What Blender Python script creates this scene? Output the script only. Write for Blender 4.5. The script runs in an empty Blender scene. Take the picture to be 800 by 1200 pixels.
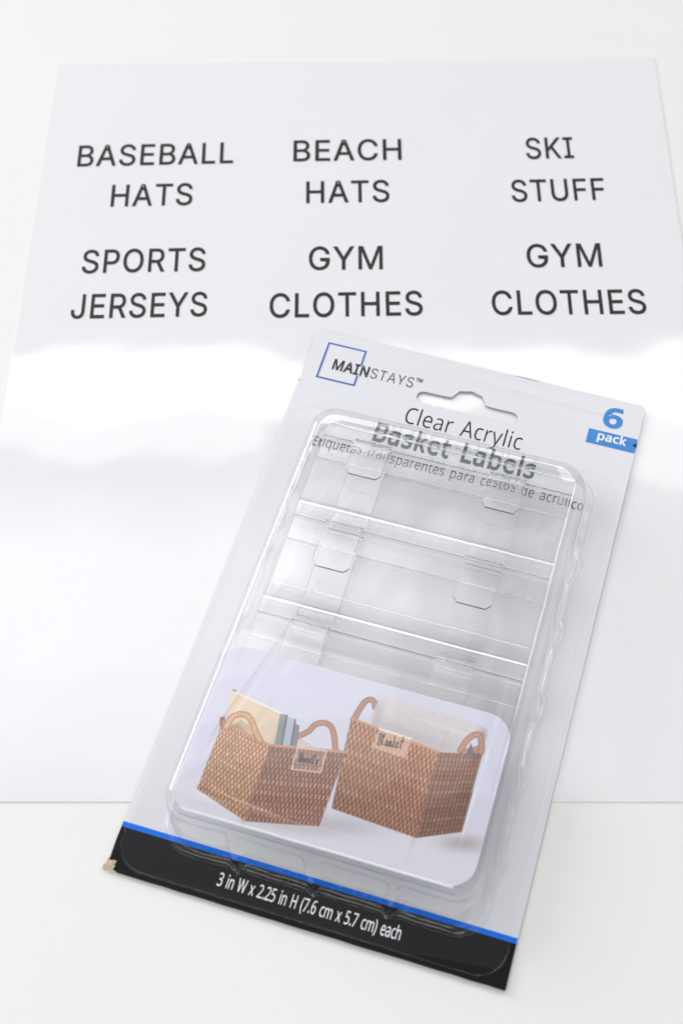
import bpy, bmesh, math, random, json
import numpy as np
from mathutils import Vector, Matrix
from mathutils.geometry import tessellate_polygon

S = 0.0254            # everything below is measured in inches; S turns it into metres
scn = bpy.context.scene
rnd = random.Random(7)

# ------------------------------------------------------------------ camera
cam = bpy.data.cameras.new('camera')
cam_o = bpy.data.objects.new('camera', cam)
scn.collection.objects.link(cam_o)
scn.camera = cam_o
cam_o.location = (4.4504*S, -4.9808*S, 14.1388*S)
p_, y_, r_ = 0.5404, 0.0402, -0.0383
cam_o.rotation_euler = (Matrix.Rotation(y_, 3, 'Z') @ Matrix.Rotation(p_, 3, 'X') @ Matrix.Rotation(r_, 3, 'Z')).to_euler()
cam.sensor_fit = 'VERTICAL'; cam.sensor_height = 36; cam.sensor_width = 24
cam.lens = 50
cam.clip_start = 0.02; cam.clip_end = 60
cam.dof.use_dof = True; cam.dof.focus_distance = 15.9*S; cam.dof.aperture_fstop = 14

# ------------------------------------------------------------------ light
world = bpy.data.worlds.new('World'); scn.world = world
world.use_nodes = True
bg = world.node_tree.nodes['Background']
bg.inputs[0].default_value = (0.97, 0.975, 1.0, 1); bg.inputs[1].default_value = .4

def area(name, loc, size, sizey, radiance, rot=(0, 0, 0), col=(1, 1, 1)):
    l = bpy.data.lights.new(name, 'AREA'); l.shape = 'RECTANGLE'
    l.size = size*S; l.size_y = sizey*S; l.color = col
    l.energy = radiance*math.pi*(size*S)*(sizey*S)
    o = bpy.data.objects.new(name, l); scn.collection.objects.link(o)
    o.location = tuple(c*S for c in loc); o.rotation_euler = rot
    return o
# high window band behind the table, the bright ceiling to the upper left, and the window on the left
area('window_band', (2, 63.8, 80), 110, 6.6, 3.9)
area('window_band', (-22, 59, 80.5), 34, 3.4, 2.2)
area('window_band', (38, 58.5, 80.5), 36, 7, 2.6)
for k, (x0, x1, y0, y1) in enumerate(((-64, -2, 38, 53), (-64, 6, 34, 54.5), (-64, 12, 31, 51.5), (-64, 22, 29, 50))):
    area('ceiling_glow', ((x0+x1)/2, (y0+y1)/2, 80+k*.5), x1-x0, y1-y0, .6, col=(.985, .99, 1))
win = area('left_window', (-56, 46, 31), 50, 36, 6.4, col=(.985, .99, 1))
win.rotation_euler = Vector((60, -42, -31)).to_track_quat('-Z', 'Y').to_euler()
far = area('edge_highlight_lamp', (66, 30, 64), 26, 20, 3.6)  # added lamp, puts a bright line along the bubble's right edge
far.rotation_euler = Vector((-62, -26, -64)).to_track_quat('-Z', 'Y').to_euler()
area('front_fill', (-22, -48, 78), 70, 52, 3.3, col=(1, .995, .985))  # added fill from above the front, lifts the foreground and the clear holders

scn.view_settings.view_transform = 'Standard'; scn.view_settings.look = 'None'
scn.view_settings.exposure = .05; scn.view_settings.gamma = 1
scn.view_settings.use_curve_mapping = False
scn.render.engine = 'CYCLES'
cy = scn.cycles
cy.max_bounces = 28; cy.transmission_bounces = 24; cy.glossy_bounces = 12; cy.diffuse_bounces = 5
cy.transparent_max_bounces = 32
cy.caustics_refractive = True; cy.caustics_reflective = True
cy.sample_clamp_indirect = 4.0; cy.sample_clamp_direct = 0; cy.blur_glossy = 0.3
cy.use_denoising = True
try: cy.denoiser = 'OPENIMAGEDENOISE'
except Exception: pass

# ------------------------------------------------------------------ helpers
def lin(r, g, b):
    f = lambda c: (c/255/12.92) if c/255 <= .04045 else ((c/255+.055)/1.055)**2.4
    return (f(r), f(g), f(b), 1)

def mat(name):
    m = bpy.data.materials.new(name); m.use_nodes = True
    nt = m.node_tree; nt.nodes.clear()
    out = nt.nodes.new('ShaderNodeOutputMaterial')
    return m, nt, out
def N(nt, t, **kw):
    n = nt.nodes.new(t)
    for k, v in kw.items(): setattr(n, k, v)
    return n
def principled(name, col, rough=.5, ior=1.5, coat=0, coat_rough=.05, spec=.5, bump=None, var=None, metallic=0):
    """bump = (scale, strength, distance in inches); var = (scale, amount) faint tonal mottling"""
    m, nt, out = mat(name)
    p = N(nt, 'ShaderNodeBsdfPrincipled')
    p.inputs['Base Color'].default_value = col; p.inputs['Roughness'].default_value = rough
    p.inputs['IOR'].default_value = ior; p.inputs['Coat Weight'].default_value = coat
    p.inputs['Coat Roughness'].default_value = coat_rough; p.inputs['Specular IOR Level'].default_value = spec
    p.inputs['Metallic'].default_value = metallic
    nt.links.new(p.outputs[0], out.inputs[0])
    tc = N(nt, 'ShaderNodeTexCoord')
    if bump:
        no = N(nt, 'ShaderNodeTexNoise'); no.inputs['Scale'].default_value = bump[0]; no.inputs['Detail'].default_value = 4
        b = N(nt, 'ShaderNodeBump'); b.inputs['Strength'].default_value = bump[1]; b.inputs['Distance'].default_value = bump[2]*S
        nt.links.new(tc.outputs['Object'], no.inputs['Vector']); nt.links.new(no.outputs['Fac'], b.inputs['Height'])
        nt.links.new(b.outputs[0], p.inputs['Normal'])
        if coat: nt.links.new(b.outputs[0], p.inputs['Coat Normal'])
    if var:
        no = N(nt, 'ShaderNodeTexNoise'); no.inputs['Scale'].default_value = var[0]; no.inputs['Detail'].default_value = 5
        mr = N(nt, 'ShaderNodeMapRange'); mr.inputs['To Min'].default_value = 1-var[1]; mr.inputs['To Max'].default_value = 1+var[1]
        mr.inputs['From Min'].default_value = .3; mr.inputs['From Max'].default_value = .7
        mx = N(nt, 'ShaderNodeVectorMath', operation='SCALE'); mx.inputs[0].default_value = col[:3]
        nt.links.new(tc.outputs['Object'], no.inputs['Vector']); nt.links.new(no.outputs['Fac'], mr.inputs['Value'])
        nt.links.new(mr.outputs[0], mx.inputs['Scale']); nt.links.new(mx.outputs[0], p.inputs['Base Color'])
    return m

def film(name, ior=1.5, tint=(1, 1, 1, 1), rough=.03, bump=None, gain=1.9):
    """thin clear plastic wall: lets light straight through, reflects by Fresnel on both faces"""
    m, nt, out = mat(name)
    t = N(nt, 'ShaderNodeBsdfTransparent'); t.inputs[0].default_value = tint
    g = N(nt, 'ShaderNodeBsdfGlossy'); g.inputs['Roughness'].default_value = rough
    lw = N(nt, 'ShaderNodeLayerWeight'); lw.inputs['Blend'].default_value = .5     # facing = 1 - |cos|
    pw = N(nt, 'ShaderNodeMath', operation='POWER'); pw.inputs[1].default_value = 5
    f0 = gain*((ior-1)/(ior+1))**2
    mu = N(nt, 'ShaderNodeMath', operation='MULTIPLY_ADD', use_clamp=True); mu.inputs[1].default_value = 1-f0; mu.inputs[2].default_value = f0
    mx = N(nt, 'ShaderNodeMixShader')
    nt.links.new(lw.outputs['Facing'], pw.inputs[0]); nt.links.new(pw.outputs[0], mu.inputs[0]); nt.links.new(mu.outputs[0], mx.inputs[0])
    nt.links.new(t.outputs[0], mx.inputs[1]); nt.links.new(g.outputs[0], mx.inputs[2]); nt.links.new(mx.outputs[0], out.inputs[0])
    if bump:
        tc = N(nt, 'ShaderNodeTexCoord')
        no = N(nt, 'ShaderNodeTexNoise'); no.inputs['Scale'].default_value = bump[0]; no.inputs['Detail'].default_value = 3
        b = N(nt, 'ShaderNodeBump'); b.inputs['Strength'].default_value = bump[1]; b.inputs['Distance'].default_value = bump[2]*S
        nt.links.new(tc.outputs['Object'], no.inputs['Vector']); nt.links.new(no.outputs['Fac'], b.inputs['Height'])
        nt.links.new(b.outputs[0], g.inputs['Normal'])
    return m

def glass(name, ior=1.44, col=(1, 1, 1, 1), rough=0.0):
    m, nt, out = mat(name)
    g = N(nt, 'ShaderNodeBsdfGlass'); g.inputs['IOR'].default_value = ior
    g.inputs['Color'].default_value = col; g.inputs['Roughness'].default_value = rough
    nt.links.new(g.outputs[0], out.inputs[0])
    return m

def link(name, me, m, parent=None, loc=(0, 0, 0)):
    o = bpy.data.objects.new(name, me); scn.collection.objects.link(o)
    if m: me.materials.append(m)
    if parent: o.parent = parent
    o.location = tuple(c*S for c in loc)
    return o
def from_data(name, verts, faces, m, parent=None, smooth=False, loc=(0, 0, 0)):
    me = bpy.data.meshes.new(name)
    me.from_pydata([(v[0]*S, v[1]*S, v[2]*S) for v in verts], [], faces)
    me.validate(); me.update()
    if smooth: me.polygons.foreach_set('use_smooth', [True]*len(me.polygons))
    return link(name, me, m, parent, loc)
def from_bm(name, bm, m, parent=None, smooth=None, loc=(0, 0, 0)):
    bmesh.ops.recalc_face_normals(bm, faces=bm.faces)
    bmesh.ops.scale(bm, vec=(S, S, S), verts=bm.verts)
    me = bpy.data.meshes.new(name); bm.to_mesh(me); bm.free()
    o = link(name, me, m, parent, loc)
    if smooth is not None:
        me.polygons.foreach_set('use_smooth', [True]*len(me.polygons))
        me.set_sharp_from_angle(angle=math.radians(smooth))
    return o
def tag(o, label=None, cat=None, group=None, kind=None):
    for k, v in (('label', label), ('category', cat), ('group', group), ('kind', kind)):
        if v: o[k] = v

def prism(bm, loops, z0, z1):
    """loops: outer outline then holes, as xy lists; solid between z0 and z1"""
    tris = tessellate_polygon([[Vector((x, y, 0)) for x, y in L] for L in loops])
    top = [[bm.verts.new((x, y, z1)) for x, y in L] for L in loops]
    bot = [[bm.verts.new((x, y, z0)) for x, y in L] for L in loops]
    ft = [v for L in top for v in L]; fb = [v for L in bot for v in L]
    for a, b, c in tris:
        for seq in ((ft[a], ft[b], ft[c]), (fb[c], fb[b], fb[a])):
            try: bm.faces.new(seq)
            except ValueError: pass
    for T, B in zip(top, bot):
        n = len(T)
        for i in range(n):
            bm.faces.new((T[i], T[(i+1) % n], B[(i+1) % n], B[i]))
    return top

def rrect(u0, u1, v0, v1, r, nu=30, nv=60, nc=10):
    """rounded rectangle, counter-clockwise from the bottom left, always the same number of points"""
    P = []
    for (ax, ay, bx, by, cx, cy_, a0, n) in ((u0+r, v0, u1-r, v0, u1-r, v0+r, -90, nu), (u1, v0+r, u1, v1-r, u1-r, v1-r, 0, nv),
                                             (u1-r, v1, u0+r, v1, u0+r, v1-r, 90, nu), (u0, v1-r, u0, v0+r, u0+r, v0+r, 180, nv)):
        for i in range(n): P.append((ax+(bx-ax)*i/n, ay+(by-ay)*i/n))
        for i in range(nc):
            a = math.radians(a0+90*i/nc); P.append((cx+r*math.cos(a), cy_+r*math.sin(a)))
    return P

# ------------------------------------------------------------------ lettering
GL = json.loads(r'''{"grot":{"A":[480,[[16,0,201,509,276,509,463,0,395,0,287,302,264,372,232,478,245,478,213,371,191,302,85,0],[110,142,110,199,370,199,370,142]]],"B":[456,[[60,0,60,509,241,509,274,507,304,501,329,491,350,477,367,461,381,442,390,421,396,398,398,374,397,353,393,336,387,320,378,307,368,295,356,286,315,267,315,262,331,260,347,254,363,245,378,234,391,220,402,203,411,184,416,161,418,136,416,111,410,88,400,67,386,48,368,31,344,18,317,8,284,2,247,0],[125,57,245,57,281,60,309,67,330,80,344,96,353,115,355,137,354,153,350,169,342,184,333,197,320,209,306,218,289,225,269,229,248,231,125,231],[125,285,238,285,256,287,273,290,288,296,302,304,314,314,323,326,330,340,335,355,336,372,333,393,326,412,313,429,294,442,270,449,240,452,125,452]]],"C":[510,[[267,-7,225,-3,186,7,150,25,119,49,92,79,70,115,53,157,44,203,40,254,44,305,53,352,70,393,92,429,119,459,150,484,186,501,225,512,267,516,293,514,317,511,340,504,362,496,383,485,402,471,419,456,435,438,448,418,459,397,467,373,473,348,408,348,404,365,397,380,389,395,357,428,315,449,267,456,237,453,209,445,184,432,161,414,141,391,125,364,113,332,106,295,103,254,106,213,113,177,125,145,141,117,161,94,184,76,210,63,237,56,267,53,315,60,357,81,389,114,408,160,473,160,467,135,459,112,448,91,435,71,420,53,402,38,383,24,363,13,341,5,317,-2,293,-6]]],"E":[419,[[60,0,60,509,372,509,372,452,125,452,125,286,355,286,355,229,125,229,125,57,375,57,375,0]]],"F":[410,[[60,0,60,509,369,509,369,452,125,452,125,278,346,278,346,221,125,221,125,0]]],"G":[520,[[269,-7,225,-3,185,7,149,25,118,49,91,79,69,116,53,157,43,203,40,254,43,305,53,352,69,393,91,429,117,459,149,484,184,501,223,512,265,516,291,514,316,510,340,504,363,494,384,483,403,469,421,453,436,436,449,416,460,395,468,373,474,349,408,349,387,393,356,427,315,448,265,456,236,453,209,445,183,432,160,414,141,392,125,364,113,332,106,295,103,254,106,213,113,177,125,145,141,117,161,95,184,76,210,63,238,56,269,53,296,55,322,61,345,71,365,85,382,102,396,123,407,147,413,173,415,202,434,199,283,199,283,256,478,256,478,200,475,160,466,124,451,91,431,62,406,38,377,19,344,5,308,-4]]],"H":[517,[[60,0,60,509,125,509,125,289,392,289,392,509,457,509,457,0,392,0,392,232,125,232,125,0]]],"I":[301,[[31,0,31,57,118,57,118,452,31,452,31,509,269,509,269,452,183,452,183,57,269,57,269,0]]],"J":[396,[[185,-7,143,-2,106,11,75,33,52,63,38,100,33,145,33,173,98,173,98,145,100,117,108,93,122,74,139,61,160,53,185,50,209,53,230,61,248,74,261,93,269,117,272,145,272,509,336,509,336,145,332,100,318,63,294,33,263,11,227,-2]]],"K":[467,[[104,145,104,216,139,261,174,303,212,344,364,509,448,509,231,276,228,276],[60,0,60,509,125,509,125,334,124,225,125,193,125,0],[372,0,188,259,228,309,449,0]]],"L":[393,[[60,0,60,509,125,509,125,57,361,57,361,0]]],"M":[628,[[60,0,60,509,150,509,314,92,478,509,568,509,568,0,504,0,504,400,342,0,286,0,124,400,124,0]]],"N":[523,[[60,0,60,509,136,509,343,183,363,151,388,107,414,55,405,54,401,108,399,157,399,195,399,509,463,509,463,0,387,0,202,290,177,331,148,381,108,452,119,454,122,384,124,328,125,291,125,0]]],"O":[533,[[267,-7,225,-3,186,7,150,25,119,49,92,79,70,115,53,157,44,203,40,254,44,305,53,352,70,393,92,429,119,459,150,484,186,501,225,512,267,516,309,512,348,501,384,484,415,459,442,429,464,393,480,352,490,305,493,254,490,203,480,157,464,115,442,79,415,49,384,25,348,7,309,-3],[267,53,296,55,324,63,349,76,372,94,392,116,408,144,420,176,428,213,430,254,428,295,420,332,408,365,392,392,372,415,349,433,324,446,296,453,267,456,237,453,210,445,184,433,161,415,142,392,125,364,113,332,106,295,103,254,106,213,113,176,125,144,142,117,161,94,184,76,210,63,237,55]]],"P":[445,[[60,0,60,509,235,509,272,506,305,499,332,487,356,471,375,452,390,430,400,404,407,377,409,348,407,318,400,291,390,265,375,243,356,223,332,207,305,195,272,188,235,186,125,186,125,0],[125,242,233,242,257,244,279,248,297,256,312,266,324,279,333,294,339,310,343,328,344,348,343,367,339,385,333,402,324,416,312,428,297,439,279,446,257,451,232,452,125,452]]],"R":[449,[[60,0,60,509,236,509,273,506,305,500,333,489,356,473,376,455,390,433,401,408,407,381,409,352,407,323,401,296,390,271,376,250,356,232,333,217,305,206,273,200,236,198,125,198,125,0],[125,255,234,255,258,256,280,260,298,267,313,276,325,287,334,300,340,316,344,333,345,352,344,371,340,389,334,405,325,419,313,430,298,440,279,446,258,451,233,452,125,452],[353,0,230,229,303,229,428,0]]],"S":[447,[[224,-9,188,-7,156,-1,128,9,102,23,81,40,64,60,51,83,42,109,38,137,104,137,108,118,114,102,123,88,136,76,150,66,166,59,185,53,204,50,224,49,246,50,267,54,286,60,303,69,317,79,329,92,338,106,344,122,346,139,344,154,340,168,332,179,322,189,310,197,296,205,245,222,184,239,145,253,112,269,86,289,67,313,56,341,52,372,54,400,62,425,75,448,92,468,113,484,138,498,165,508,195,514,227,516,259,514,289,508,316,498,340,484,360,468,377,449,390,427,398,403,401,378,337,378,332,402,320,421,302,437,280,449,254,456,225,459,204,457,185,454,167,448,152,440,139,430,129,418,121,405,117,391,115,376,117,359,122,345,131,334,142,324,155,315,169,308,212,293,264,279,312,264,359,238,372,226,384,213,395,198,402,180,407,161,408,139,406,112,399,87,386,64,370,43,349,25,323,11,294,0,261,-7]]],"T":[449,[[32,452,32,509,417,509,417,452,257,452,257,0,193,0,193,452]]],"U":[517,[[259,-8,220,-6,186,2,154,15,126,33,103,55,85,80,71,108,63,140,60,173,60,509,124,509,124,178,126,155,132,133,141,113,153,95,169,80,187,68,208,59,232,53,259,52,285,53,309,59,331,68,349,80,364,95,377,113,385,133,391,155,393,178,393,509,457,509,457,173,454,140,446,108,433,80,414,55,391,33,363,15,332,2,297,-6]]],"Y":[472,[[203,0,203,208,16,509,91,509,192,344,222,292,250,230,224,230,251,293,280,344,381,509,455,509,268,208,268,0]]],"™":[424,[[289,326,209,509,242,509,298,375,354,509,387,509,307,326],[202,326,202,509,235,509,235,326],[361,326,361,509,394,509,394,326],[82,326,82,492,115,492,115,326],[27,480,27,509,170,509,170,480]]]," ":[260,[]]},"sans":{"(":[201,[[126,-106,95,-65,70,-20,51,28,37,79,30,131,27,184,30,238,37,291,51,342,70,391,95,437,126,480,181,480,153,436,129,390,110,340,97,289,89,238,87,185,89,133,97,82,110,32,129,-17,152,-63,181,-106]]],")":[201,[[21,-106,49,-63,73,-17,91,32,104,82,112,133,115,185,112,238,104,289,91,340,73,390,49,436,20,480,76,480,107,437,132,391,151,342,164,291,172,238,175,184,172,131,164,79,151,28,132,-20,107,-65,76,-106]]],".":[180,[[89,-9,79,-8,69,-5,60,1,54,10,50,22,48,36,50,51,54,63,60,71,69,77,79,80,89,81,100,80,110,77,119,71,126,63,130,51,132,36,130,22,126,10,119,1,110,-5,100,-8]]],"2":[384,[[32,0,32,49,158,176,219,240,234,259,247,278,257,296,264,315,268,334,269,355,267,380,259,400,246,415,229,427,208,434,185,436,162,435,142,430,123,424,69,390,38,430,57,445,79,458,102,470,128,479,155,484,185,486,226,482,262,471,291,452,312,427,325,396,330,359,328,334,323,311,314,288,303,267,288,245,271,224,207,155,107,56,107,54,349,54,349,0]]],"3":[384,[[162,-7,92,-1,71,4,50,11,30,19,30,75,95,51,163,43,202,46,233,54,256,68,271,87,281,110,284,138,280,165,268,186,249,202,222,213,189,220,150,222,103,222,103,273,150,273,187,275,217,284,240,298,257,316,267,338,271,363,268,385,260,403,247,417,230,428,208,434,183,437,159,435,136,431,117,425,62,396,33,437,51,449,72,461,96,471,123,480,152,485,183,486,229,483,266,471,294,453,315,428,327,400,331,367,328,337,319,312,304,290,284,274,260,261,232,253,232,250,267,243,296,231,318,214,333,192,343,166,346,136,344,110,337,85,326,62,311,42,291,25,266,11,237,1,202,-5]]],"5":[384,[[167,-7,97,0,76,5,58,12,42,19,42,75,60,66,79,58,101,52,167,44,200,46,229,55,253,69,271,89,282,115,285,147,282,176,273,200,257,219,234,233,203,242,165,244,122,241,83,234,54,253,72,480,312,480,312,426,122,426,111,287,142,291,185,294,231,290,270,278,302,257,326,229,341,195,346,153,341,107,325,68,299,36,263,12,219,-2]]],"6":[384,[[200,-7,171,-4,143,3,118,16,95,34,75,57,59,86,47,120,39,160,37,205,38,239,41,273,46,307,54,339,65,369,79,397,97,423,119,444,146,462,177,475,214,484,257,486,288,485,316,480,316,430,288,436,258,438,229,436,203,431,181,422,162,411,145,397,132,380,121,361,113,341,106,318,96,244,100,244,112,259,126,272,143,284,163,293,187,298,214,300,253,296,286,283,314,262,336,233,348,197,353,154,348,108,334,69,311,36,281,12,244,-2],[199,43,226,46,249,55,268,70,283,92,291,120,294,154,292,183,284,207,271,227,253,242,230,251,201,254,181,252,163,248,146,241,132,231,120,220,110,208,103,194,98,180,97,166,98,147,102,128,108,108,117,91,128,75,142,61,159,51,178,45]]],"7":[384,[[91,0,288,426,30,426,30,480,351,480,351,434,156,0]]],"A":[429,[[0,0,187,482,242,482,428,0,366,0,308,148,118,148,61,0],[138,202,290,202,236,347,230,367,221,396,214,419,203,378,193,347]]],"B":[436,[[65,0,65,480,202,480,257,477,303,468,338,453,364,431,379,400,384,361,382,334,374,311,361,290,343,274,320,262,293,255,293,251,312,247,331,241,348,234,363,224,376,212,386,197,394,180,399,160,400,136,395,96,380,63,356,36,322,16,282,4,234,0],[126,275,214,275,251,278,279,284,299,295,312,310,319,330,322,354,319,378,309,397,294,411,272,420,242,426,205,428,126,428],[126,51,222,51,261,54,290,62,311,76,325,94,333,116,336,141,333,165,324,185,310,202,288,215,257,222,218,225,126,225]]],"C":[424,[[261,-7,215,-3,174,7,139,24,109,46,85,75,65,109,52,149,44,192,41,240,44,287,53,330,67,368,88,403,114,431,146,455,183,472,225,483,271,486,320,483,364,474,404,458,379,407,330,425,271,433,241,431,214,425,190,415,168,400,149,381,124,343,110,296,105,240,109,184,123,137,146,98,164,80,186,65,211,55,239,48,270,46,330,52,385,65,385,13,329,-2]]],"E":[373,[[65,0,65,480,333,480,333,426,126,426,126,277,321,277,321,224,126,224,126,53,333,53,333,0]]],"H":[498,[[65,0,65,480,126,480,126,277,371,277,371,480,432,480,432,0,371,0,371,224,126,224,126,0]]],"L":[352,[[65,0,65,480,126,480,126,54,335,54,335,0]]],"W":[624,[[135,0,8,480,71,480,146,187,160,127,169,73,179,130,194,190,279,480,341,480,429,188,445,127,455,73,465,127,479,187,553,480,616,480,488,0,427,0,334,314,323,353,314,388,310,409,303,372,287,312,196,0]]],"a":[377,[[144,-7,114,-4,86,5,63,19,45,40,34,67,31,100,36,133,50,161,73,183,106,200,150,210,203,215,265,217,265,238,262,265,256,286,245,301,230,311,212,316,190,318,136,310,89,291,71,335,126,357,148,362,170,365,193,366,233,363,266,353,291,337,308,314,319,283,322,245,322,0,279,0,268,51,265,51,249,33,233,19,216,7,196,0,173,-5],[158,41,187,44,212,52,234,66,251,86,261,112,264,144,264,176,211,174,171,170,140,163,118,152,103,138,95,121,92,99,94,81,100,66,110,55,124,47,140,43]]],"b":[413,[[228,-7,201,-5,178,0,158,9,142,20,128,32,116,46,111,46,99,0,57,0,57,510,116,510,116,386,115,344,113,312,116,312,128,327,142,339,158,351,178,359,201,364,228,366,269,361,305,345,335,319,358,283,372,237,376,180,372,123,358,77,335,40,305,14,269,-1],[219,42,248,46,273,58,291,78,304,105,312,139,315,181,311,230,299,268,280,295,253,312,218,317,183,313,157,302,138,284,126,258,119,224,116,182,116,179,119,138,126,105,138,78,157,58,184,46]]],"c":[322,[[201,-7,171,-5,143,2,117,13,93,28,74,48,58,73,46,103,39,138,37,178,39,220,47,256,59,286,76,311,96,332,119,347,146,358,174,365,206,367,259,361,300,347,282,298,244,310,204,315,166,310,136,293,115,266,102,228,98,179,101,139,110,105,124,79,144,60,170,48,201,44,253,50,294,65,294,13,254,-2]]],"d":[413,[[185,-7,143,-2,107,14,77,40,55,76,41,123,37,179,41,236,55,283,78,319,108,346,144,361,185,367,211,365,234,360,254,351,270,340,285,328,297,314,301,314,299,339,297,367,297,510,356,510,356,0,308,0,300,48,297,48,285,34,271,21,254,9,234,0,211,-5],[194,42,228,46,255,56,274,74,287,98,295,129,298,168,298,179,295,220,288,254,275,282,256,302,229,314,193,318,164,313,140,301,122,280,109,252,101,218,98,178,101,138,109,105,122,78,141,58,165,46]]],"e":[379,[[210,-7,177,-4,147,3,120,14,96,30,75,51,59,76,47,106,39,140,37,177,39,215,46,249,57,279,72,305,90,326,112,344,138,357,166,364,196,367,226,364,252,358,276,347,296,331,313,312,327,290,337,264,343,235,345,204,345,169,98,169,102,131,113,100,129,76,152,58,180,47,213,44,274,50,328,69,328,17,274,-1],[99,216,283,216,280,244,273,269,262,290,245,306,223,315,195,318,169,315,147,306,129,291,114,271,105,245]]],"h":[415,[[57,0,57,510,116,510,116,361,113,310,117,310,130,327,146,341,164,352,185,360,206,364,229,366,269,363,302,352,328,335,346,310,357,276,361,234,361,0,302,0,302,230,299,262,289,286,273,303,251,314,222,317,186,313,158,302,139,283,126,257,119,225,116,186,116,0]]],"i":[173,[[87,420,78,421,70,424,62,429,57,436,54,446,52,457,54,469,57,479,62,486,70,491,78,494,87,495,96,494,104,491,111,486,117,479,120,469,122,457,120,446,117,436,111,429,104,424,96,421],[57,0,57,360,116,360,116,0]]],"k":[359,[[57,0,57,510,116,510,116,244,115,216,113,185,116,185,128,201,144,221,158,238,273,360,343,360,197,206,353,0,281,0,156,168,116,132,116,0]]],"l":[173,[[57,0,57,510,116,510,116,0]]],"m":[628,[[57,0,57,360,105,360,113,311,117,311,129,328,144,342,162,353,182,361,202,365,223,367,254,364,281,357,303,345,321,328,333,306,336,306,350,325,366,340,386,352,407,360,429,365,452,367,489,363,520,353,543,335,560,310,570,277,574,234,574,0,515,0,515,232,512,262,503,286,489,303,468,314,442,317,410,314,385,304,367,287,355,264,347,234,345,199,345,0,286,0,286,232,283,262,274,286,260,303,239,314,212,317,180,313,155,302,137,283,125,258,118,226,116,187,116,0]]],"n":[415,[[57,0,57,360,105,360,113,311,117,311,130,328,146,342,165,353,186,361,208,365,230,367,270,363,302,353,328,335,346,310,357,277,361,234,361,0,302,0,302,230,299,262,289,286,273,303,251,314,222,317,186,313,158,302,139,283,126,258,119,226,116,187,116,0]]],"o":[406,[[202,-7,172,-4,143,3,117,15,94,32,75,53,58,79,46,109,39,143,37,181,42,236,57,282,82,318,116,345,156,361,204,367,236,364,264,357,290,345,314,328,333,307,349,282,361,252,368,218,370,181,365,126,350,79,325,42,291,15,250,-1],[203,42,237,46,263,59,283,80,298,107,306,141,309,181,306,220,298,253,283,281,263,301,236,313,203,317,169,313,143,301,123,281,109,253,101,220,98,181,101,141,109,107,123,80,143,59,170,46]]],"p":[413,[[57,-161,57,360,105,360,113,311,116,311,128,326,142,339,158,351,178,360,201,365,228,367,270,362,305,346,335,320,358,284,372,238,376,181,372,124,358,78,335,41,305,14,269,-1,228,-7,202,-5,179,0,159,9,142,20,128,32,116,46,112,46,115,17,116,-13,116,-161],[219,42,240,44,258,50,273,60,286,74,296,90,305,110,310,132,314,155,315,181,312,220,304,253,291,280,272,301,248,313,218,317,185,314,159,303,140,286,127,262,119,231,116,192,116,181,119,140,126,106,138,78,157,58,184,46]]],"q":[413,[[297,-161,297,-7,298,21,300,48,296,48,285,34,270,21,254,9,234,0,210,-5,183,-7,143,-2,107,14,78,40,55,76,41,123,37,179,42,236,55,283,78,319,108,346,144,361,185,367,212,365,235,360,255,351,271,339,286,326,298,311,300,311,309,360,356,360,356,-161],[195,42,228,46,255,56,274,73,287,97,295,128,298,167,298,179,295,221,287,255,275,282,256,302,228,314,193,318,164,313,140,301,122,280,108,252,101,218,98,178,101,139,109,105,122,78,141,58,165,46]]],"r":[277,[[57,0,57,360,105,360,112,294,115,294,128,313,143,330,160,345,179,357,201,364,225,367,247,366,267,363,260,308,241,312,221,313,203,311,186,306,169,298,154,286,141,272,131,256,123,236,118,215,116,192,116,0]]],"s":[322,[[148,-7,83,-1,35,16,35,70,87,50,107,45,128,42,149,41,176,43,198,47,214,55,225,66,232,79,234,94,227,118,200,140,146,164,86,191,71,200,58,211,48,223,40,237,36,253,34,271,38,299,51,323,72,342,99,356,132,364,169,367,231,360,284,343,264,296,216,312,165,318,143,317,124,313,110,307,99,298,93,287,91,275,92,265,95,257,99,249,129,229,183,206,242,180,257,170,269,159,279,147,286,133,290,118,291,99,287,67,274,41,253,20,224,5,189,-4]]],"t":[242,[[167,-7,149,-6,132,-2,115,3,100,11,87,22,77,37,68,55,63,78,62,105,62,314,11,314,11,343,62,366,86,443,121,443,121,360,225,360,225,314,121,314,121,106,123,86,128,70,137,57,148,49,162,43,177,42,205,44,228,49,228,4,201,-4]]],"u":[415,[[184,-7,144,-3,111,7,86,25,68,49,57,83,53,124,53,360,113,360,113,128,116,97,126,73,142,56,164,46,193,42,229,46,256,57,276,76,289,102,296,134,299,173,299,360,358,360,358,0,310,0,301,48,298,48,285,31,269,17,250,6,229,-1,207,-5]]],"x":[355,[[12,0,142,184,18,360,85,360,178,224,270,360,336,360,212,184,343,0,276,0,178,144,79,0]]],"y":[342,[[56,-161,28,-160,7,-156,7,-109,25,-111,47,-113,66,-111,83,-105,97,-95,108,-82,118,-67,127,-49,146,-1,1,360,64,360,142,155,160,104,172,57,175,57,187,101,206,156,279,360,343,360,187,-50,174,-81,157,-108,139,-131,116,-148,89,-158]]],"í":[403,[[64,0,64,480,339,480,339,0],[98,34,306,34,306,445,98,445]]]," ":[260,[]]}}''')
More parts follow.
